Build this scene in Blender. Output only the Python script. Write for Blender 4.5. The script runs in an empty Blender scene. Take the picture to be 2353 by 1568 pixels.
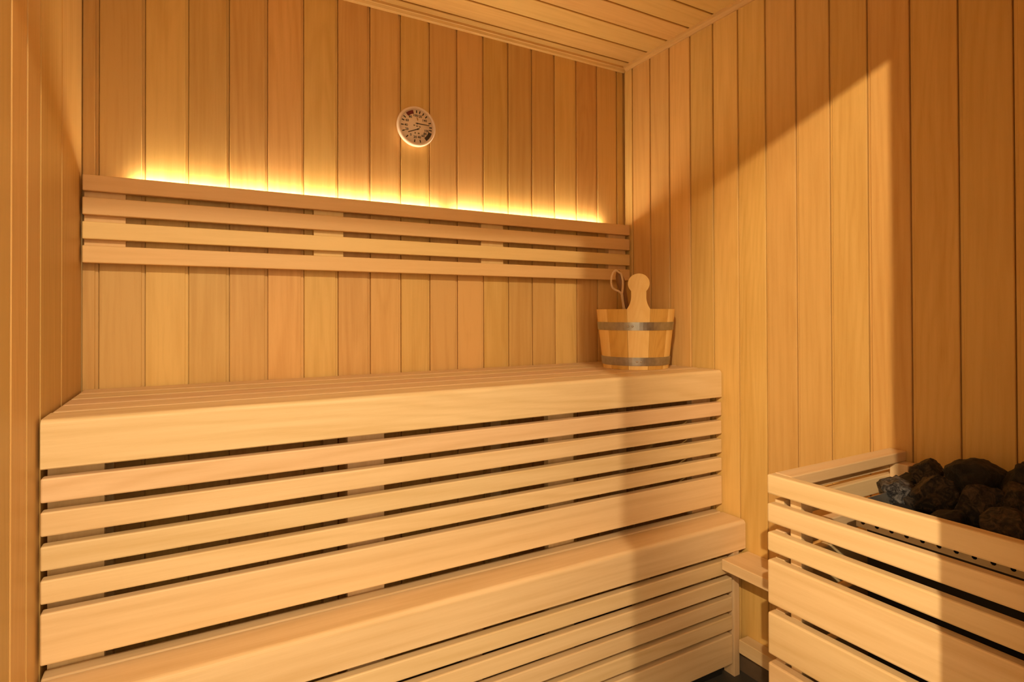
import bpy, bmesh, math, random
from mathutils import Vector, Matrix, noise as mnoise
random.seed(7)
S = bpy.context.scene
COL = S.collection
PI = math.pi

# ------------------------------------------------------------------ camera, world, lights, exposure
CAM = Vector((0.2405, -1.7919, 1.0880))
YAW, PITCH, ROLL, FPX, SY = -0.5118, 0.0075, -0.0033, 1313.6, -72.77
fwd = Vector((-math.sin(YAW)*math.cos(PITCH), math.cos(YAW)*math.cos(PITCH), math.sin(PITCH)))
rgt = Vector((math.cos(YAW), math.sin(YAW), 0)); upv = rgt.cross(fwd)
cr, sr = math.cos(ROLL), math.sin(ROLL)
rgt, upv = cr*rgt + sr*upv, -sr*rgt + cr*upv
cam = bpy.data.cameras.new('camera'); camo = bpy.data.objects.new('camera', cam); COL.objects.link(camo)
m = Matrix((rgt, upv, -fwd)).transposed().to_4x4(); m.translation = CAM
camo.matrix_world = m
cam.sensor_fit = 'HORIZONTAL'; cam.sensor_width = 36; cam.lens = FPX/2353*36
cam.shift_y = SY/2353
cam.clip_start = 0.02
S.camera = camo

wld = bpy.data.worlds.new('World'); S.world = wld; wld.use_nodes = True
bg = wld.node_tree.nodes['Background']
bg.inputs[0].default_value = (1.0, 0.74, 0.43, 1); bg.inputs[1].default_value = 2.75

def lamp(name, loc, target, energy, color, radius, size, blend=0.6):
    d = bpy.data.lights.new(name, 'SPOT'); d.energy = energy; d.color = color
    d.shadow_soft_size = radius; d.spot_size = size; d.spot_blend = blend
    o = bpy.data.objects.new(name, d); COL.objects.link(o); o.location = loc
    o.rotation_euler = (Vector(target)-Vector(loc)).to_track_quat('-Z', 'Y').to_euler()
    return o
# two ceiling downlights in the room outside the open door
lamp('corridor_downlight', (-1.00, -2.84, 2.40), (1.495, -1.569, 1.211), 325, (1.0, 0.77, 0.47), 0.018, math.radians(35.5), 0.5)
lamp('corridor_downlight', (0.36, -2.83, 2.40), (0.8, -0.5, 0.6), 115, (1.0, 0.79, 0.51), 0.022, 1.5)

S.view_settings.view_transform = 'Standard'; S.view_settings.look = 'None'
S.view_settings.gamma = 1; S.view_settings.use_curve_mapping = False
S.view_settings.exposure = 0.38

# ------------------------------------------------------------------ constants (metres)
W = 1.7694          # room width; left wall x=0, right wall x=W, back wall y=0
YF = -1.60          # inner face of the door wall
ZC = 2.080          # ceiling
ZF = -0.045         # floor
JX = 0.873          # door jamb
JL = 0.020          # door jamb beside the shaded wall
LZ = 1.977          # door head
BT = 0.012          # cladding thickness

# ------------------------------------------------------------------ materials
def newmat(name):
    mt = bpy.data.materials.new(name); mt.use_nodes = True
    nt = mt.node_tree
    return mt, nt, nt.nodes['Principled BSDF']

def wood(name, axis, light, dark, rough=0.5, tint=0.16, ring=0.22, streak=0.35, ringfreq=85.0, spec=0.3):
    mt, nt, b = newmat(name); N = nt.nodes; L = nt.links
    def mth(op, a, bb=None, c=None):
        n = N.new('ShaderNodeMath'); n.operation = op
        for i, v in enumerate((a, bb, c)):
            if v is None: continue
            if isinstance(v, (int, float)): n.inputs[i].default_value = v
            else: L.new(v, n.inputs[i])
        return n.outputs[0]
    tc = N.new('ShaderNodeTexCoord'); oi = N.new('ShaderNodeObjectInfo')
    sp = N.new('ShaderNodeSeparateXYZ'); L.new(tc.outputs['Object'], sp.inputs[0])
    order = {'X': (0, 1, 2), 'Y': (1, 0, 2), 'Z': (2, 0, 1)}[axis]
    A, B, Cc = (sp.outputs[i] for i in order)
    wn = N.new('ShaderNodeTexWhiteNoise'); wn.noise_dimensions = '1D'; L.new(oi.outputs['Random'], wn.inputs['W'])
    ws = N.new('ShaderNodeSeparateColor'); L.new(wn.outputs['Color'], ws.inputs[0])
    r1, r2, r3 = ws.outputs
    a = mth('MULTIPLY_ADD', r1, 37.0, A); bq = mth('MULTIPLY_ADD', r2, 19.0, B); cq = mth('MULTIPLY_ADD', r3, 11.0, Cc)
    def vec(sa, sb, sc, src=(a, bq, cq)):
        n = N.new('ShaderNodeCombineXYZ')
        for i, (s, k) in enumerate(zip(src, (sa, sb, sc))): L.new(mth('MULTIPLY', s, k), n.inputs[i])
        return n.outputs[0]
    def nz(v, detail=3, rgh=0.55):
        n = N.new('ShaderNodeTexNoise'); n.inputs['Scale'].default_value = 1; n.inputs['Detail'].default_value = detail
        n.inputs['Roughness'].default_value = rgh; L.new(v, n.inputs['Vector']); return n.outputs['Fac']
    # growth rings, cut nearly flat -> long cathedral figures
    warp = nz(vec(0.7, 5.0, 5.0), 3)
    wob = mth('MULTIPLY_ADD', warp, 0.16, -0.08)
    offb = mth('MULTIPLY_ADD', r1, 0.09, -0.045)
    tilt = mth('MULTIPLY', mth('MULTIPLY_ADD', r3, 0.16, -0.08), A)
    y1 = mth('ADD', mth('ADD', B, offb), wob)
    z1 = mth('ADD', mth('ADD', mth('ADD', Cc, 0.05), tilt), wob)
    d = mth('SQRT', mth('ADD', mth('MULTIPLY', y1, y1), mth('MULTIPLY', z1, z1)))
    rs = mth('SINE', mth('MULTIPLY', d, ringfreq*2*PI))
    rs = mth('MULTIPLY_ADD', rs, 0.5, 0.5)
    rs = mth('MULTIPLY', mth('POWER', rs, 2.0), mth('MULTIPLY', nz(vec(1.5, 22.0, 22.0), 2), 1.6))
    st = nz(vec(5.0, 150.0, 150.0), 3)
    pore = nz(vec(45.0, 900.0, 900.0), 1)
    pore = mth('GREATER_THAN', pore, 0.64)
    big = nz(vec(3.0, 40.0, 40.0), 3)
    f = mth('MULTIPLY', rs, ring)
    f = mth('ADD', f, mth('MULTIPLY_ADD', st, streak*1.6, -streak*0.8+streak*0.35))
    f = mth('ADD', f, mth('MULTIPLY_ADD', big, 1.0, -0.5))
    f = mth('ADD', f, mth('MULTIPLY', pore, 0.10))
    f = mth('ADD', f, mth('MULTIPLY_ADD', r2, tint*2, -tint))
    mx = N.new('ShaderNodeMix'); mx.data_type = 'RGBA'; mx.clamp_factor = True
    L.new(f, mx.inputs[0]); mx.inputs[6].default_value = (*light, 1); mx.inputs[7].default_value = (*dark, 1)
    hs = N.new('ShaderNodeHueSaturation')
    L.new(mth('MULTIPLY_ADD', r3, 0.014, 0.493), hs.inputs['Hue'])
    L.new(mth('MULTIPLY_ADD', r1, tint*0.9, 1-tint*0.45), hs.inputs['Value'])
    L.new(mx.outputs[2], hs.inputs['Color']); L.new(hs.outputs[0], b.inputs['Base Color'])
    b.inputs['Roughness'].default_value = rough; b.inputs['Specular IOR Level'].default_value = spec
    bp = N.new('ShaderNodeBump'); bp.inputs['Strength'].default_value = 0.12; bp.inputs['Distance'].default_value = 0.001
    L.new(st, bp.inputs['Height']); L.new(bp.outputs[0], b.inputs['Normal'])
    return mt

WL, WD = (0.680, 0.425, 0.145), (0.520, 0.285, 0.072)      # wall cladding
PL, PD = (0.780, 0.570, 0.325), (0.640, 0.425, 0.200)      # paler bench wood
wall_z = wood('wall_wood_vertical', 'Z', WL, WD, ring=0.22, streak=0.36, ringfreq=55, tint=0.22)
rest_x = wood('backrest_wood', 'X', (0.76, 0.51, 0.22), (0.62, 0.38, 0.135), tint=0.07, ring=0.10, streak=0.2, ringfreq=45)
rest_z = wood('backrest_block_wood', 'Z', (0.76, 0.51, 0.22), (0.62, 0.38, 0.135), tint=0.07, ring=0.10, streak=0.2, ringfreq=45)
wall_x = wood('ceiling_wood', 'X', WL, WD)
wall_y = wood('trim_wood', 'Y', WL, WD)
pale_x = wood('bench_wood_x', 'X', PL, PD, tint=0.07, ring=0.38, streak=0.40, ringfreq=34)
pale_y = wood('bench_wood_y', 'Y', PL, PD, tint=0.07, ring=0.38, streak=0.40, ringfreq=34)
pale_z = wood('bench_wood_z', 'Z', PL, PD, tint=0.07, ring=0.38, streak=0.40, ringfreq=34)
buck_l = wood('bucket_pale_pine', 'Z', (0.92, 0.66, 0.25), (0.82, 0.52, 0.16), tint=0.05, ring=0.3, ringfreq=110)
buck_d = wood('bucket_brown_pine', 'Z', (0.72, 0.42, 0.11), (0.56, 0.28, 0.06), tint=0.08, ring=0.4, ringfreq=110)
ladle_m = wood('ladle_wood', 'Z', (0.24, 0.115, 0.035), (0.16, 0.07, 0.02), tint=0.05)

def flat(name, col, rough=0.5, metal=0.0, noise=0.0, nscale=40.0, bump=0.0, spec=0.5):
    mt, nt, b = newmat(name); N = nt.nodes; L = nt.links
    b.inputs['Base Color'].default_value = (*col, 1); b.inputs['Roughness'].default_value = rough
    b.inputs['Metallic'].default_value = metal; b.inputs['Specular IOR Level'].default_value = spec
    if noise or bump:
        tc = N.new('ShaderNodeTexCoord'); n = N.new('ShaderNodeTexNoise')
        n.inputs['Scale'].default_value = nscale; n.inputs['Detail'].default_value = 5
        L.new(tc.outputs['Object'], n.inputs['Vector'])
        mx = N.new('ShaderNodeMix'); mx.data_type = 'RGBA'
        L.new(n.outputs['Fac'], mx.inputs[0])
        mx.inputs[6].default_value = (*[c*(1-noise) for c in col], 1); mx.inputs[7].default_value = (*[min(1, c*(1+noise)) for c in col], 1)
        L.new(mx.outputs[2], b.inputs['Base Color'])
        if bump:
            bp = N.new('ShaderNodeBump'); bp.inputs['Strength'].default_value = bump; bp.inputs['Distance'].default_value = 0.004
            L.new(n.outputs['Fac'], bp.inputs['Height']); L.new(bp.outputs[0], b.inputs['Normal'])
    return mt
steel = flat('galvanised_steel', (0.42, 0.40, 0.36), 0.38, 0.9, 0.35, 60)
stainless = flat('brushed_stainless', (0.60, 0.57, 0.52), 0.35, 0.9, 0.1, 80)
blackm = flat('black_metal', (0.02, 0.02, 0.02), 0.5, 0.3)
dark_void = flat('black_membrane', (0.010, 0.008, 0.006), 0.9)
cream = flat('cream_plastic', (0.80, 0.62, 0.46), 0.35)
dialm = flat('dial_card', (0.82, 0.64, 0.46), 0.6)
inkm = flat('dial_black_ink', (0.030, 0.022, 0.015), 0.6)
redm = flat('dial_red_ink', (0.16, 0.015, 0.008), 0.6)
orangem = flat('dial_orange_ink', (0.45, 0.20, 0.03), 0.6)
rope_m = flat('hemp_rope', (0.75, 0.55, 0.32), 0.9, 0, 0.3, 400, 0.4)
tile_m = flat('dark_grey_tile', (0.075, 0.068, 0.060), 0.45, 0, 0.5, 9, 0.05)
skirt_m = flat('brown_stone_tile', (0.13, 0.085, 0.05), 0.6, 0, 0.4, 14)
plaster = flat('warm_plaster', (0.70, 0.62, 0.52), 0.8)

def rockmat(name, c1, c2, rough, bump):
    mt, nt, b = newmat(name); N = nt.nodes; L = nt.links
    tc = N.new('ShaderNodeTexCoord'); oi = N.new('ShaderNodeObjectInfo')
    ad = N.new('ShaderNodeVectorMath'); ad.operation = 'ADD'
    L.new(tc.outputs['Object'], ad.inputs[0])
    cb = N.new('ShaderNodeMath'); cb.operation = 'MULTIPLY'; cb.inputs[1].default_value = 9; L.new(oi.outputs['Random'], cb.inputs[0])
    L.new(cb.outputs[0], ad.inputs[1])
    n = N.new('ShaderNodeTexNoise'); n.inputs['Scale'].default_value = 60; n.inputs['Detail'].default_value = 8; n.inputs['Roughness'].default_value = 0.7
    n.inputs['Distortion'].default_value = 1.2
    L.new(ad.outputs[0], n.inputs['Vector'])
    cr_ = N.new('ShaderNodeValToRGB'); cr_.color_ramp.elements[0].position = 0.45; cr_.color_ramp.elements[1].position = 0.72
    cr_.color_ramp.elements[0].color = (*c1, 1); cr_.color_ramp.elements[1].color = (*c2, 1)
    L.new(n.outputs['Fac'], cr_.inputs[0]); L.new(cr_.outputs[0], b.inputs['Base Color'])
    b.inputs['Roughness'].default_value = rough
    bp = N.new('ShaderNodeBump'); bp.inputs['Strength'].default_value = bump; bp.inputs['Distance'].default_value = 0.006
    L.new(n.outputs['Fac'], bp.inputs['Height']); L.new(bp.outputs[0], b.inputs['Normal'])
    return mt
rock_grey = rockmat('rock_grey_sheen', (0.008, 0.008, 0.011), (0.26, 0.24, 0.23), 0.34, 1.0)
rock_brown = rockmat('rock_brown', (0.004, 0.0032, 0.003), (0.13, 0.085, 0.05), 0.6, 1.0)
rock_black = rockmat('rock_black', (0.003, 0.003, 0.0035), (0.030, 0.022, 0.019), 0.55, 1.0)

def emis(name, col, st):
    mt = bpy.data.materials.new(name); mt.use_nodes = True; nt = mt.node_tree
    nt.nodes.clear(); e = nt.nodes.new('ShaderNodeEmission'); o = nt.nodes.new('ShaderNodeOutputMaterial')
    e.inputs[0].default_value = (*col, 1); e.inputs[1].default_value = st; nt.links.new(e.outputs[0], o.inputs[0])
    return mt
led_m = emis('warm_led', (1.0, 0.84, 0.56), 85.0)

# ------------------------------------------------------------------ helpers
def tag(o, label=None, cat=None, group=None, kind=None):
    if label: o['label'] = label
    if cat: o['category'] = cat
    if group: o['group'] = group
    if kind: o['kind'] = kind
    return o
def empty(name, loc, label=None, cat=None, group=None):
    o = bpy.data.objects.new(name, None); COL.objects.link(o); o.location = loc; o.empty_display_size = 0.05
    return tag(o, label, cat, group)
def link(name, me, loc, mat=None, parent=None, rot=None):
    o = bpy.data.objects.new(name, me); COL.objects.link(o)
    o.location = Vector(loc) - (world_loc(parent) if parent else Vector((0, 0, 0)))
    if rot: o.rotation_euler = rot
    if parent: o.parent = parent
    if mat and not me.materials: me.materials.append(mat)
    return o
def world_loc(o):
    v = Vector((0, 0, 0))
    while o: v += o.location; o = o.parent
    return v
def tomesh(bm, name='mesh', smooth=False):
    me = bpy.data.meshes.new(name); bmesh.ops.recalc_face_normals(bm, faces=bm.faces[:]); bm.to_mesh(me); bm.free()
    if smooth:
        for p in me.polygons: p.use_smooth = True
    return me
_cache = {}
def boxmesh(sx, sy, sz, bev=0.0, mat=None, seg=2):
    key = (round(sx, 5), round(sy, 5), round(sz, 5), bev, mat.name if mat else '', seg)
    if key in _cache: return _cache[key]
    bm = bmesh.new(); bmesh.ops.create_cube(bm, size=1.0)
    bmesh.ops.scale(bm, vec=(sx, sy, sz), verts=bm.verts[:])
    if bev: bmesh.ops.bevel(bm, geom=bm.edges[:], offset=bev, segments=seg, profile=0.5, affect='EDGES')
    me = tomesh(bm, 'box')
    if mat: me.materials.append(mat)
    _cache[key] = me; return me
def box(name, x0, x1, y0, y1, z0, z1, mat, parent=None, bev=0.0, seg=2):
    me = boxmesh(x1-x0, y1-y0, z1-z0, bev, mat, seg)
    return link(name, me, ((x0+x1)/2, (y0+y1)/2, (z0+z1)/2), None, parent)
def prism(profile, length, axis, mat, smooth=False):
    """closed 2-D profile extruded along an axis, centred on it. profile gives the two other coords in xyz order"""
    bm = bmesh.new(); rings = []
    for s in (-length/2, length/2):
        r = []
        for (a, b) in profile:
            v = {'X': (s, a, b), 'Y': (a, s, b), 'Z': (a, b, s)}[axis]
            r.append(bm.verts.new(v))
        rings.append(r)
    n = len(profile)
    for i in range(n):
        bm.faces.new((rings[0][i], rings[0][(i+1) % n], rings[1][(i+1) % n], rings[1][i]))
    bm.faces.new(rings[0][::-1]); bm.faces.new(rings[1])
    me = tomesh(bm, 'prism', smooth); me.materials.append(mat); return me
def multibox(boxes, mat):
    bm = bmesh.new()
    for (x0, x1, y0, y1, z0, z1) in boxes:
        r = bmesh.ops.create_cube(bm, size=1.0)
        bmesh.ops.scale(bm, vec=(x1-x0, y1-y0, z1-z0), verts=r['verts'])
        bmesh.ops.translate(bm, vec=((x0+x1)/2, (y0+y1)/2, (z0+z1)/2), verts=r['verts'])
    me = tomesh(bm, 'shell'); me.materials.append(mat); return me

GAP = 0.008
def clad_profile(w, both=False):
    """tongue-and-groove board: u across (0..w), d out of wall (0 = backing). face at d=BT, small recessed tongue strip"""
    g = GAP; c = 0.0012; dr = 0.0042; e = 0.0008
    return [(0, 0), (w, 0), (w, BT-0.0095), (w-e, BT-0.0095), (w-e, BT-dr-0.0006), (w-e-0.0006, BT-dr), (w-g, BT-dr), (w-g, BT-c), (w-g-c, BT), (e+c, BT), (e, BT-c), (e, BT-0.0095), (0, BT-0.0095)]
_clad = {}
def clad_mesh(w, length, axis, facing, mat):
    """facing: function (u, d) -> the two cross coords, u centred"""
    key = (round(w, 4), round(length, 4), axis, facing, mat.name)
    if key in _clad: return _clad[key]
    f = {'-y': lambda u, d: (u, -d), '+y': lambda u, d: (u, d), '-x': lambda u, d: (-d, u), '+x': lambda u, d: (d, u), '-z': lambda u, d: (u, -d)}[facing]
    me = prism([f(u-w/2, d) for u, d in clad_profile(w)], length, axis, mat)
    _clad[key] = me; return me

# ------------------------------------------------------------------ the room
floor = box('floor', -3.0, W+3.0, -7.0, 0.1, ZF-0.05, ZF, tile_m)
tag(floor, 'dark grey tiled floor', 'floor', kind='structure')
TH = 0.08
wb = link('wall_back', boxmesh(W+2*TH, TH, ZC-ZF+0.06, 0, wall_z), (W/2, BT+TH/2, (ZC+ZF)/2+0.03)); tag(wb, 'back wall clad in vertical warm wood boards', 'wall', kind='structure')
wl = link('wall_left', boxmesh(TH, -YF+BT, ZC-ZF+0.06, 0, wall_z), (-BT-TH/2, YF/2+BT/2, (ZC+ZF)/2+0.03)); tag(wl, 'shaded side wall of vertical wood boards beside the bench ends', 'wall', kind='structure')
wr = link('wall_right', boxmesh(TH, -YF+BT, ZC-ZF+0.06, 0, wall_z), (W+BT+TH/2, YF/2+BT/2, (ZC+ZF)/2+0.03)); tag(wr, 'side wall of vertical wood boards behind the stone heater', 'wall', kind='structure')
ce = link('ceiling', boxmesh(W+2*BT, -YF+0.1, 0.05, 0, wall_z), (W/2, (YF-0.1)/2+0.006, ZC+BT+0.0251)); tag(ce, 'ceiling clad in wide wood boards', 'ceiling', kind='structure')
wf = link('wall_front', multibox([(JX, W+TH, YF-0.10, YF-BT, ZF, ZC+0.06), (-TH, JL, YF-0.10, YF-BT, ZF, ZC+0.06), (JL, JX, YF-0.10, YF-BT, LZ, ZC+0.06)], plaster), (0, 0, 0))
tag(wf, 'door wall with an open doorway', 'wall', kind='structure')

H = ZC-ZF
def seams(start, step, end):
    s = [0.0]; v = start
    while v < end-0.004: s.append(v); v += step
    s.append(end); return s
sb = seams(0.035, 0.1, W)
for a, b in zip(sb[:-1], sb[1:]):
    link('board', clad_mesh(b-a, H, 'Z', '-y', wall_z), ((a+b)/2, BT, ZF+H/2), None, wb)
sr_ = seams(0.0485, 0.1006, -YF)
for a, b in zip(sr_[:-1], sr_[1:]):
    link('board', clad_mesh(b-a, H, 'Z', '-x', wall_z), (W+BT, -(a+b)/2, ZF+H/2), None, wr)
sl = [0.0, 0.255] + seams(0.452, 0.0985, -YF)[1:]
for a, b in zip(sl[:-1], sl[1:]):
    link('board', clad_mesh(b-a, H, 'Z', '+x', wall_z), (-BT, -(a+b)/2, ZF+H/2), None, wl)
sf = seams(JX+0.09, 0.1, W)[1:]
for a, b in zip([JX]+sf[:-1], sf):
    link('board', clad_mesh(b-a, H, 'Z', '+y', wall_z), ((a+b)/2, YF-BT, ZF+H/2), None, wf)
link('board', clad_mesh(JL, H, 'Z', '+y', wall_z), (JL/2, YF-BT, ZF+H/2), None, wf)
link('board', clad_mesh(JX-JL, ZC-LZ, 'Z', '+y', wall_z), ((JX+JL)/2, YF-BT, (ZC+LZ)/2), None, wf)
sc = seams(0.047, 0.1052, -YF)
for a, b in zip(sc[:-1], sc[1:]):
    # profile first coord is Y, second Z
    link('board', clad_mesh(b-a, W, 'X', '-z', wall_x), (W/2, -(a+b)/2, ZC+BT), None, ce)
# crown strips
cp = [(0, 0), (0, -0.019), (0.006, -0.019), (0.010, -0.0165), (0.014, -0.009), (0.018, -0.0075), (0.019, 0)]
t1 = link('trim_1', prism([(-a, b) for a, b in cp], W-0.001, 'X', wall_x), (W/2, 0, ZC)); tag(t1, 'slim wood cove strip between back wall and ceiling', 'trim', kind='structure')
t2 = link('trim_2', prism([(-a, b) for a, b in cp], -YF-0.020, 'Y', wall_y), (W, (YF-0.020)/2, ZC)); tag(t2, 'slim wood cove strip between heater wall and ceiling', 'trim', kind='structure')
t3 = link('trim_3', prism([(a, b) for a, b in cp], -YF-0.020, 'Y', wall_y), (0, (YF-0.020)/2, ZC)); tag(t3, 'slim wood cove strip above the shaded side wall', 'trim', kind='structure')
bs = box('baseboard_right', W-0.010, W-0.0002, YF+0.002, -0.500, ZF, 0.028, skirt_m); tag(bs, 'dark brown tile skirting under the heater wall', 'skirting', kind='structure')

# ------------------------------------------------------------------ benches
EX = 0.006
def nosing(yf, zt, depth=0.09, height=0.0895, th=0.026, r=0.011):
    p = []
    for k in range(7):
        a = PI/2*k/6
        p.append((yf + r - r*math.sin(PI/2-a) , zt - r + r*math.cos(PI/2-a)))
    # p runs from the front face (yf, zt-r) to the top (yf+r, zt)
    q = [(yf+depth-0.002, zt), (yf+depth, zt-0.002), (yf+depth, zt-th), (yf+th, zt-th), (yf+th, zt-height), (yf+0.002, zt-height), (yf, zt-height+0.002)]
    return p+q
def make_nosing(name, x0, x1, yf, zt, parent):
    pr = nosing(yf, zt); cy = yf+0.045; cz = zt-0.045
    me = prism([(a-cy, b-cz) for a, b in pr], x1-x0, 'X', pale_x)
    return link(name, me, ((x0+x1)/2, cy, cz), None, parent)

ub = empty('upper_bench', (W/2, -0.24, ZF), 'long pale upper sauna bench with slatted front reaching between both side walls', 'bench', 'tiered benches')
YB = -0.487
make_nosing('front_board', EX, W-EX, YB, 0.90, ub)
for k in range(1, 5):
    y0 = YB + 0.0975*k
    box('seat_board', EX, W-EX, y0, min(y0+0.0895, -0.004), 0.874, 0.90, pale_x, ub, 0.0035)
UZ = [(0.7505, 0.7945), (0.6905, 0.7340), (0.6290, 0.6730), (0.5695, 0.6120)]
for z0, z1 in UZ: box('front_slat', EX, W-EX, YB, YB+0.024, z0, z1, pale_x, ub, 0.003)
box('front_board', EX, W-EX, YB, YB+0.024, 0.4605, 0.5530, pale_x, ub, 0.003)
for c in (0.052, 0.602, 1.157, 1.7175):
    box('upright', c-0.0435, c+0.0435, YB+0.0450, YB+0.0670, ZF, 0.8735, pale_z, ub, 0.001)
    box('seat_bearer', c-0.02, c+0.02, YB+0.0675, -0.004, 0.80, 0.8735, pale_y, ub, 0.001)
    box('rear_post', c-0.02, c+0.02, -0.045, -0.004, ZF, 0.7995, pale_z, ub, 0.001)
lb = empty('lower_bench', (W/2, -0.45, ZF), 'pale lower step bench with slatted front standing before the upper bench', 'bench', 'tiered benches')
YL, ZL = -0.577, 0.4345
make_nosing('front_board', EX, W-EX, YL, ZL, lb)
lb_n = box('seat_board', EX, W-EX, YL+0.0955, YL+0.1310, ZL-0.026, ZL-0.0005, pale_x, lb, 0.003)
LX = 1.703
for zb in (0.285, 0.2252, 0.1660, 0.1078):
    box('front_slat', EX, LX, YL+0.001, YL+0.025, zb, zb+0.0430, pale_x, lb, 0.003)
box('front_board', EX, LX, YL+0.001, YL+0.025, 0.0020, 0.0925, pale_x, lb, 0.003)
for c in (0.30, 0.85, 1.40):
    box('upright', c-0.02, c+0.02, YL+0.060, YL+0.095, ZF, ZL-0.0265, pale_z, lb, 0.001)
box('upright', 1.716, 1.740, YL+0.006, YL+0.046, ZF, 0.3445, pale_z, lb, 0.001)
box('toe_board', EX, LX-0.010, YL+0.035, YL+0.045, ZF, 0.0015, dark_void, lb)

# ------------------------------------------------------------------ backrest and LED
br = empty('backrest', (W/2, -0.02, 1.2188), 'four-slat wooden backrest mounted on the back wall above the bench', 'backrest')
for z0, z1 in ((1.3975, 1.4378), (1.3380, 1.3818), (1.2772, 1.3210), (1.2180, 1.2612)):
    box('slat', EX, W-EX-0.002, -0.043, -0.022, z0, z1, rest_x, br, 0.0025)
for c in (0.0505, 0.6025, 1.157, 1.7140):
    box('mounting_block', c-0.0435, c+0.0435, -0.0215, -0.0003, 1.235, 1.405, rest_z, br, 0.001)
led = empty('led_strip', (0.8787, -0.014, 1.412), 'glowing warm LED strip hidden behind the top backrest slat', 'light strip')
box('channel', 0.105, 1.652, -0.0215, -0.0025, 1.4055, 1.4295, stainless, led)
box('light_tape', 0.113, 0.970, -0.0135, -0.0055, 1.4297, 1.4325, led_m, led)
box('light_tape', 1.010, 1.644, -0.0135, -0.0055, 1.4297, 1.4325, led_m, led)

# ------------------------------------------------------------------ dial thermometer
TC = Vector((0.879, -0.0003, 1.697))
th = empty('sauna_thermometer', TC, 'round cream dial thermometer and hygrometer hung on the back wall', 'thermometer')
def lathe_y(profile, seg=56):
    bm = bmesh.new(); rings = []
    for r, d in profile:
        if r < 1e-6: rings.append([bm.verts.new((0, -d, 0))])
        else: rings.append([bm.verts.new((r*math.cos(2*PI*i/seg), -d, r*math.sin(2*PI*i/seg))) for i in range(seg)])
    for a, b in zip(rings[:-1], rings[1:]):
        for i in range(seg):
            j = (i+1) % seg
            if len(a) == 1: bm.faces.new((a[0], b[i], b[j]))
            elif len(b) == 1: bm.faces.new((a[i], a[j], b[0]))
            else: bm.faces.new((a[i], a[j], b[j], b[i]))
    return tomesh(bm, 'lathe', True)
R0 = 0.0655
link('case', lathe_y([(0, 0), (0.056, 0), (0.058, 0.004), (0.0585, 0.012), (0.064, 0.016), (R0, 0.022), (0.0645, 0.028), (0.0615, 0.031), (0.0575, 0.0305), (0.0555, 0.0285), (0.0555, 0.0255), (0, 0.0255)]), TC, cream, th)
link('dial', lathe_y([(0, 0.0256), (0.0553, 0.0256), (0.0553, 0.0264), (0, 0.0264)]), TC, dialm, th)
PD_ = 0.0267
def flat_poly(bm, pts, d=PD_):
    bm.faces.new([bm.verts.new((x, -d, z)) for x, z in pts])
def arc(bm, r0, r1, a0, a1, n=10):
    o = [(R0*r1*math.cos(math.radians(a0+(a1-a0)*i/n)), R0*r1*math.sin(math.radians(a0+(a1-a0)*i/n))) for i in range(n+1)]
    i_ = [(R0*r0*math.cos(math.radians(a0+(a1-a0)*i/n)), R0*r0*math.sin(math.radians(a0+(a1-a0)*i/n))) for i in range(n+1)]
    for k in range(n): flat_poly(bm, [o[k], o[k+1], i_[k+1], i_[k]])
bm = bmesh.new(); arc(bm, 0.63, 0.81, 103, 133); link('red_zone', tomesh(bm), TC, redm, th)
bm = bmesh.new(); arc(bm, 0.65, 0.83, -52, -17); link('black_zone', tomesh(bm), TC, inkm, th)
bm = bmesh.new()
for a in (90, 77, 62, 47, 20, 3, -8, 147, 161, 180, 203, 228, 262, 285):
    arc(bm, 0.66, 0.80, a-2.2, a+2.2, 1)
tag(link('scale_marks', tomesh(bm), TC, inkm, th), kind='stuff')
def text_mesh(body, size, x, z):
    cu = bpy.data.curves.new('t', 'FONT'); cu.body = body; cu.size = size; cu.align_x = 'CENTER'; cu.align_y = 'CENTER'; cu.resolution_u = 2; cu.offset = 0.00028
    to = bpy.data.objects.new('t', cu); COL.objects.link(to); bpy.context.view_layer.update()
    me = bpy.data.meshes.new_from_object(to.evaluated_get(bpy.context.evaluated_depsgraph_get()))
    bpy.data.objects.remove(to)
    me.transform(Matrix.Translation((x, -PD_-0.0001, z)) @ Matrix.Rotation(PI/2, 4, 'X'))
    return me
bm = bmesh.new()
for body, a in (('20', 201), ('40', 180), ('60', 154), ('80', 126), ('100', 98), ('120', 73), ('140', 40),
                ('0', 236), ('20', 262), ('40', 285), ('60', 308), ('80', 325), ('100', 343)):
    r = 0.54*R0
    me = text_mesh(body, 0.0110, r*math.cos(math.radians(a)), r*math.sin(math.radians(a))); bm.from_mesh(me)
tag(link('scale_numerals', tomesh(bm), TC, inkm, th), kind='stuff')
bm = bmesh.new()
for x, z, w, h in ((-0.008, 0.003, 0.004, 0.0028), (0.0015, 0.0012, 0.0045, 0.0022), (0.011, 0.0, 0.004, 0.0026), (-0.005, -0.0215, 0.0026, 0.004), (0.007, -0.0215, 0.004, 0.0034)):
    flat_poly(bm, [(x+w*math.cos(2*PI*k/10)*0.8, z+h*math.sin(2*PI*k/10)*0.8) for k in range(10)])
link('dial_emblem', tomesh(bm), TC, flat('dial_olive_ink', (0.16, 0.11, 0.04), 0.6), th)
bm = bmesh.new()
flat_poly(bm, [(-0.001, 0.030), (0.003, 0.029), (0.0055, 0.024), (0.0045, 0.018), (0.002, 0.021), (0.0015, 0.025)])
link('dial_flame_mark', tomesh(bm), TC, orangem, th)
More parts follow.
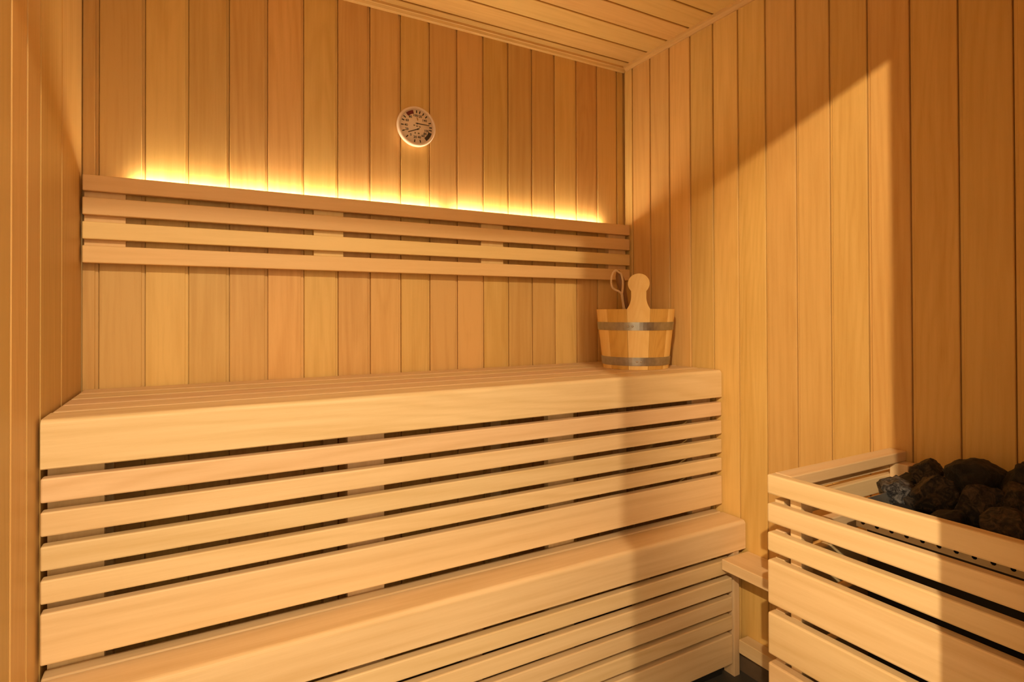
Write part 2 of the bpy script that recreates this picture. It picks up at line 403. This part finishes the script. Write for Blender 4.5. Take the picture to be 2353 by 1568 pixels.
def needle(px, pz, tx, tz):
    v = Vector((tx-px, 0, tz-pz)); L_ = v.length; ang = math.atan2(v.z, v.x)
    bm = bmesh.new()
    pts = [(-0.006, 0.0012), (-0.006, -0.0012), (0, -0.0013), (L_, -0.0010), (L_, 0.0010), (0, 0.0013)]
    pr = [(x*math.cos(ang)-z*math.sin(ang), x*math.sin(ang)+z*math.cos(ang)) for x, z in pts]
    me = prism(pr, 0.0006, 'Z', inkm); me.transform(Matrix.Rotation(PI/2, 4, 'X'))
    o = link('needle', me, TC+Vector((px, -0.0295, pz)), None, th)
    hub = lathe_y([(0, 0.0), (0.0022, 0.0), (0.0022, 0.0035), (0.0016, 0.0045), (0, 0.0045)], 16)
    link('needle_hub', hub, TC+Vector((px, -0.0263, pz)), inkm, o)
needle(0.0021, 0.0095, 0.0430, 0.0082)
needle(0.0036, -0.0085, -0.0296, -0.0222)

# ------------------------------------------------------------------ bucket with ladle
BC = Vector((1.597, -0.257, 0.9002))
NST = 11; RB, RT, BH = 0.112, 0.1345, 0.2015
front = (CAM-BC); front.z = 0; front.normalize()
fa = math.atan2(front.y, front.x) + math.radians(5.0)
bk = empty('sauna_bucket', BC, 'small coopered wooden water bucket with two steel hoops and upright handle stave', 'bucket')
def rad(t): return RB + (RT-RB)*t/BH
def stave_mesh(ang, handle, mat):
    th_ = 0.014; cols = 6; ts = []
    if handle:
        ts = [BH*i/6 for i in range(7)] + [0.208, 0.214, 0.221, 0.229, 0.237, 0.245, 0.253] + [0.284+0.033*math.sin(math.radians(a)) for a in range(-45, 91, 9)]
    else: ts = [BH*i/6 for i in range(7)]
    def hw(t):
        full = rad(min(t, BH))*PI/NST - 0.0004
        if t <= BH+1e-6: return full
        if t <= 0.246:
            k = (t-BH)/(0.246-BH); return 0.0235 + (full-0.0235)*(1-math.sin(k*PI/2))**1.3
        if t < 0.284-0.0235: return 0.0235
        return max(0.0006, math.sqrt(max(0, 0.033**2-(t-0.284)**2)))
    bm = bmesh.new(); G = {}
    for side in (0, 1):
        for i, t in enumerate(ts):
            r = rad(t) - (th_ if side else 0)
            for j in range(cols+1):
                s = hw(t)*(2*j/cols-1); a = ang + s/rad(min(t, BH))
                G[side, i, j] = bm.verts.new((r*math.cos(a), r*math.sin(a), t))
    n = len(ts)
    for side in (0, 1):
        for i in range(n-1):
            for j in range(cols): bm.faces.new((G[side, i, j], G[side, i, j+1], G[side, i+1, j+1], G[side, i+1, j]))
    for i in range(n-1):
        for j in (0, cols): bm.faces.new((G[0, i, j], G[0, i+1, j], G[1, i+1, j], G[1, i, j]))
    for j in range(cols):
        for i in (0, n-1): bm.faces.new((G[0, i, j], G[0, i, j+1], G[1, i, j+1], G[1, i, j]))
    me = tomesh(bm, 'stave'); me.materials.append(mat); return me
for k in range(NST):
    mt = buck_l if k in (0, 2, 4, 6, 7, 9) else buck_d
    o = link('stave', stave_mesh(fa + 2*PI*k/NST, k == 0, mt), BC, None, bk)
    if k == 0: o['label'] = 'tall stave with rounded handle knob'
def ring(t0, t1, off, thick, seg=66):
    bm = bmesh.new(); rows = []
    for t, o in ((t0, off), (t1, off), (t1, off+thick), (t0, off+thick)):
        r = rad(t)+o; rows.append([bm.verts.new((r*math.cos(2*PI*i/seg), r*math.sin(2*PI*i/seg), t)) for i in range(seg)])
    for a in range(4):
        b = (a+1) % 4
        for i in range(seg):
            j = (i+1) % seg; bm.faces.new((rows[a][i], rows[a][j], rows[b][j], rows[b][i]))
    return tomesh(bm, 'ring')
for t0, t1, ca in ((0.131, 0.158, -0.20), (0.013, 0.041, 0.02)):
    h = link('hoop', ring(t0, t1, 0.0002, 0.0016), BC, steel, bk); h['label'] = 'galvanised steel hoop'
    # overlap plate and rivet heads
    bm = bmesh.new(); r = rad((t0+t1)/2)+0.0020; n_ = 6; va = []
    for rr in (0, 0.0014):
        for i in range(n_+1):
            a = fa + ca - 0.11 + 0.22*i/n_
            for t in (t0+0.001, t1-0.001): va.append(bm.verts.new(((rad(t)+0.0019+rr)*math.cos(a), (rad(t)+0.0019+rr)*math.sin(a), t)))
    def V(l, i, k): return va[l*(n_+1)*2 + i*2 + k]
    for i in range(n_):
        for l in (0, 1): bm.faces.new((V(l, i, 0), V(l, i+1, 0), V(l, i+1, 1), V(l, i, 1)))
        for k in (0, 1): bm.faces.new((V(0, i, k), V(0, i+1, k), V(1, i+1, k), V(1, i, k)))
    for i in (0, n_): bm.faces.new((V(0, i, 0), V(0, i, 1), V(1, i, 1), V(1, i, 0)))
    link('hoop_lap', tomesh(bm), BC, steel, h)
    for da in (-0.06, 0.05):
        bm = bmesh.new(); bmesh.ops.create_uvsphere(bm, u_segments=10, v_segments=6, radius=0.0035)
        a = fa + ca + da; rr = rad((t0+t1)/2)+0.0034
        link('rivet', tomesh(bm, 'rivet', True), BC+Vector((rr*math.cos(a), rr*math.sin(a), (t0+t1)/2)), stainless, h)
bm = bmesh.new(); bmesh.ops.create_cone(bm, cap_ends=True, segments=40, radius1=RB-0.0145, radius2=RB-0.0135, depth=0.012)
link('bucket_bottom', tomesh(bm), BC+Vector((0, 0, 0.016)), buck_l, bk)

def tube(points, radii, seg=12, smooth=True):
    """tapered tube through points with parallel-transported frame"""
    P_ = [Vector(p) for p in points]; bm = bmesh.new(); rings = []
    t = (P_[1]-P_[0]).normalized(); nrm = t.orthogonal().normalized()
    for i, p in enumerate(P_):
        if i == 0: tg = (P_[1]-P_[0])
        elif i == len(P_)-1: tg = (P_[-1]-P_[-2])
        else: tg = (P_[i+1]-P_[i-1])
        tg.normalize(); nrm = (nrm - tg*nrm.dot(tg)).normalized(); bn = tg.cross(nrm)
        r = radii[i] if isinstance(radii, (list, tuple)) else radii
        ra, rb_ = r if isinstance(r, tuple) else (r, r)
        rings.append([bm.verts.new(p + nrm*ra*math.cos(2*PI*k/seg) + bn*rb_*math.sin(2*PI*k/seg)) for k in range(seg)])
    for a, b in zip(rings[:-1], rings[1:]):
        for k in range(seg): bm.faces.new((a[k], a[(k+1) % seg], b[(k+1) % seg], b[k]))
    bm.faces.new(rings[0][::-1]); bm.faces.new(rings[-1])
    return tomesh(bm, 'tube', smooth)
LT, LB_ = Vector((1.564, -0.205, 1.240)), Vector((1.628, -0.226, 0.965))
ld = empty('sauna_ladle', LB_, 'brown wooden ladle leaning in the bucket with a cord loop at its tip', 'ladle')
pts = [LT.lerp(LB_, k/14) + Vector((0, 0, 0.004*math.sin(k/14*PI))) for k in range(15)]
rr = [0.005, 0.0130, 0.0155, 0.0145, 0.0125, 0.0110] + [0.0100]*8 + [0.009]
link('handle', tube([p-LB_ for p in pts], rr, 14), LB_, ladle_m, ld)
bm = bmesh.new(); bmesh.ops.create_uvsphere(bm, u_segments=24, v_segments=14, radius=0.036)
bmesh.ops.delete(bm, geom=[v for v in bm.verts if v.co.z > 0.012], context='VERTS')
res = bmesh.ops.solidify(bm, geom=bm.faces[:], thickness=0.004)
link('bowl', tomesh(bm, 'bowl', True), LB_+Vector((-0.005, -0.004, -0.0135)), ladle_m, ld)
def pix(u, v, y):
    d = fwd + rgt*((u-1176.5)/FPX) - upv*((v-784-SY)/FPX)
    return CAM + d*((y-CAM.y)/d.y)
yr = -0.2235
loop = [(1422, 626), (1415, 622), (1408, 628), (1404.5, 641), (1405, 654), (1408, 662), (1415, 667), (1424, 671), (1428.5, 678)]
loop2 = [(1422, 626), (1427, 630), (1430, 640), (1431, 652), (1430.5, 664), (1429, 678)]
tail = [(1429, 677), (1430, 686), (1431.5, 695), (1433, 706), (1436, 716)]
def dens(l, y):
    P_ = [pix(u, v, y) for u, v in l]; out = []
    for i in range(len(P_)-1):
        p0, p1, p2, p3 = P_[max(i-1, 0)], P_[i], P_[i+1], P_[min(i+2, len(P_)-1)]
        for k in range(4):
            t = k/4
            out.append(0.5*((2*p1)+(-p0+p2)*t+(2*p0-5*p1+4*p2-p3)*t*t+(-p0+3*p1-3*p2+p3)*t**3))
    out.append(P_[-1]); return out
rp = None
for l, r in ((loop, 0.0036), (loop2, 0.0036), (tail, [0.0046]*5+[0.0042]*5+[0.0045]*3+[0.005, 0.0055, 0.006, 0.0065])):
    D = dens(l, yr)
    me = tube([p-LB_ for p in D], (r[:len(D)] if isinstance(r, list) else r), 8)
    link('cord', me, LB_, rope_m, ld)

# ------------------------------------------------------------------ wall battens beside the lower bench
b1 = box('wall_batten', 1.650, W-0.0005, -1.0015, YL-0.004, 0.306, 0.3385, pale_y, None, 0.002)
tag(b1, 'wide flat wooden batten on the wall just under the lower bench top', 'batten')
b2 = box('wall_batten', 1.727, W-0.0005, -1.0015, -0.5785, 0.0300, 0.0720, pale_y, None, 0.002)
tag(b2, 'slim square wooden batten low on the wall above the dark skirting', 'batten')

# ------------------------------------------------------------------ heater guard
XH, YH, YE = 1.297, -1.003, -1.585
hg = empty('heater_guard', ((XH+W)/2, (YH+YE)/2, ZF), 'pale wooden slatted guard fence boxed around the stone heater', 'heater guard')
FZ = [(0.7085, 0.7490), (0.6490, 0.6885), (0.5890, 0.6285), (0.4795, 0.5705), (0.3740, 0.4610), (0.2680, 0.3560), (0.1620, 0.2500), (0.0560, 0.1440)]
T_ = 0.024
for z0, z1 in FZ:
    box('front_slat', XH, XH+T_, YE, YH, z0, z1, pale_y, hg, 0.0035)
box('side_rail', XH+T_+0.0005, W-0.003, YH-0.040, YH, 0.7245, 0.7490, pale_x, hg, 0.0025)
for z0, z1 in [(0.7050, 0.7195)] + FZ[1:]:
    if z0 > 0.64 and z1 < 0.70: z0, z1 = 0.655, 0.694
    box('side_slat', XH+T_+0.0005, W-0.003, YH-0.022, YH, z0, z1, pale_x, hg, 0.0025)
for x0, x1, y0, y1 in ((XH+T_+0.0005, XH+T_+0.0405, YH-0.060, YH-0.036), (XH+T_+0.0005, XH+T_+0.0405, YE+0.005, YE+0.045), (W-0.046, W-0.006, YH-0.064, YH-0.0225)):
    box('post', x0, x1, y0, y1, ZF, 0.7240, pale_z, hg, 0.002)

# ------------------------------------------------------------------ heater body
HX0, HX1, HY0, HY1 = 1.400, 1.735, -1.525, -1.130
he = empty('sauna_heater', ((HX0+HX1)/2, (HY0+HY1)/2, ZF), 'stainless and black electric sauna heater inside the wooden guard', 'heater')
box('body', HX0+0.012, HX1-0.004, HY0+0.012, HY1-0.012, ZF+0.12, 0.6615, blackm, he, 0.004)
for x in (HX0+0.04, HX1-0.04):
    for y in (HY0+0.04, HY1-0.04): box('foot', x-0.015, x+0.015, y-0.015, y+0.015, ZF, ZF+0.1195, blackm, he)
# perforated rim: four bands; the band facing the room has a real row of holes
def holed_band(length, z0, z1, zc, r, pitch, th_=0.0015):
    """band in local Y-Z plane, holes as openings built from a grid of quads around octagons"""
    bm = bmesh.new(); n = int(length/pitch); p = length/n
    for i in range(n):
        c = (i+0.5)*p-length/2; sq = 8
        circ = [(c+r*math.cos(PI/8+2*PI*k/sq), zc+r*math.sin(PI/8+2*PI*k/sq)) for k in range(sq)]
        x0, x1 = c-p/2, c+p/2
        bx = [(x1, circ[0][1]), (circ[1][0], z1), (circ[2][0], z1), (x0, circ[3][1]), (x0, circ[4][1]), (circ[5][0], z0), (circ[6][0], z0), (x1, circ[7][1])]
        cor = {0: (x1, z1), 2: (x0, z1), 4: (x0, z0), 6: (x1, z0)}
        vc = [bm.verts.new((0, a, b)) for a, b in circ]; vb = [bm.verts.new((0, a, b)) for a, b in bx]
        for k in range(sq):
            k2 = (k+1) % sq; fv = [vc[k], vb[k]]
            if k in cor: fv.append(bm.verts.new((0, *cor[k])))
            fv += [vb[k2], vc[k2]]; bm.faces.new(fv)
    bmesh.ops.remove_doubles(bm, verts=bm.verts[:], dist=1e-6)
    bmesh.ops.solidify(bm, geom=bm.faces[:], thickness=th_)
    return tomesh(bm, 'band')
rim = link('perforated_rim', holed_band(HY1-HY0, 0.662-0.690, 0.712-0.690, 0.6725-0.690, 0.0042, 0.026), (HX0, (HY0+HY1)/2, 0.690), stainless, he)
box('rim_side', HX0+0.002, HX1, HY1-0.0015, HY1, 0.662, 0.712, stainless, he)
box('rim_side', HX0+0.002, HX1, HY0, HY0+0.0015, 0.662, 0.712, stainless, he)
box('rim_side', HX1-0.0015, HX1, HY0+0.002, HY1-0.002, 0.662, 0.712, stainless, he)

# ------------------------------------------------------------------ stones
def stone_mesh(seed, sx, sy, sz, cuts=9, sub=3):
    rnd = random.Random(seed); bm = bmesh.new(); bmesh.ops.create_icosphere(bm, subdivisions=sub, radius=1.0)
    dirs = []
    for _ in range(cuts):
        v = Vector((rnd.gauss(0, 1), rnd.gauss(0, 1), rnd.gauss(0, 1))).normalized(); dirs.append((v, rnd.uniform(0.58, 0.84)))
    off = Vector((rnd.uniform(0, 50), rnd.uniform(0, 50), rnd.uniform(0, 50)))
    for v in bm.verts:
        p = v.co.copy()
        for d, k in dirs:
            e = p.dot(d)-k
            if e > 0: p -= d*e*0.92
        p *= 1 + 0.14*mnoise.noise(p*1.6+off) + 0.09*mnoise.noise(p*4.5+off) + 0.05*mnoise.noise(p*10+off)
        v.co = Vector((p.x*sx, p.y*sy, p.z*sz))
    return tomesh(bm, 'stone', True)
def pixx(u, v, x):
    d = fwd + rgt*((u-1176.5)/FPX) - upv*((v-784-SY)/FPX)
    return CAM + d*((x-CAM.x)/d.x)
G_ = 'stones heaped on the heater'
ST = [ # u, v, x plane, half sizes (across view, along view, up), material, label
    (2060, 1137, 1.545, 0.042, 0.040, 0.050, rock_grey, 'grey glinting stone at the heap edge next to the slatted guard side'),
    (2133, 1090, 1.660, 0.036, 0.032, 0.036, rock_brown, 'small peaked dark stone at the back of the heap by the wall'),
    (2142, 1143, 1.550, 0.050, 0.045, 0.050, rock_brown, 'large rough brown stone in the front of the heap beside the grey glinting one'),
    (2246, 1102, 1.640, 0.070, 0.045, 0.042, rock_black, 'long flat black stone lying along the back of the heap'),
    (2248, 1164, 1.545, 0.052, 0.045, 0.046, rock_brown, 'rounded brown stone in front of the long black stone'),
    (2350, 1114, 1.630, 0.038, 0.040, 0.046, rock_black, 'dark upright stone at the back beside the long flat black stone'),
    (2345, 1160, 1.570, 0.042, 0.040, 0.040, rock_brown, 'mottled brown stone below the dark upright stone'),
    (2315, 1222, 1.480, 0.050, 0.042, 0.040, rock_brown, 'dark brown stone close behind the guard rail'),
    (2185, 1200, 1.480, 0.044, 0.038, 0.032, rock_black, 'low black stone sunk behind the guard rail under the large brown one'),
    (2100, 1120, 1.660, 0.038, 0.034, 0.034, rock_black, 'black stone wedged low between the grey glinting stone and the small peaked one'),
    (2200, 1130, 1.680, 0.040, 0.034, 0.034, rock_black, 'black stone wedged under the long flat black stone by the wall'),
]
for i, (u, v, x, a, b, c, mt, lab) in enumerate(ST):
    p = pixx(u, v, x)
    o = link('sauna_stone', stone_mesh(40+i, a, b, c, 13, 4), p, mt)
    o.rotation_euler = (0, 0, YAW); tag(o, lab, 'stone', G_)
# stones filling the tray beneath, glimpsed between the upper ones
for i, (x, y) in enumerate(((1.440, -1.165), (1.440, -1.235), (1.440, -1.305), (1.440, -1.375), (1.505, -1.165), (1.600, -1.200), (1.600, -1.300), (1.690, -1.250), (1.520, -1.400), (1.620, -1.400))):
    o = link('sauna_stone', stone_mesh(200+i, 0.034, 0.034, 0.018, 8, 3), (x, y, 0.680), rock_black)
    o.rotation_euler = (0, 0, i*1.7)
    tag(o, 'black stone in the bottom layer of the heap', 'stone', 'bottom layer of heater stones')
for i, (x, y, mt, lab) in enumerate(((1.460, -1.455, rock_brown, 'brown stone at the heap end towards the door wall, near the guard front'), (1.560, -1.460, rock_black, 'black stone in the middle of the heap end towards the door wall'),
        (1.665, -1.430, rock_brown, 'brown stone at the heap end towards the door wall, by the boards'))):
    o = link('sauna_stone', stone_mesh(300+i, 0.042, 0.040, 0.034), (x, y, 0.722), mt)
    o.rotation_euler = (0, 0, i*2.1); tag(o, lab, 'stone', G_)
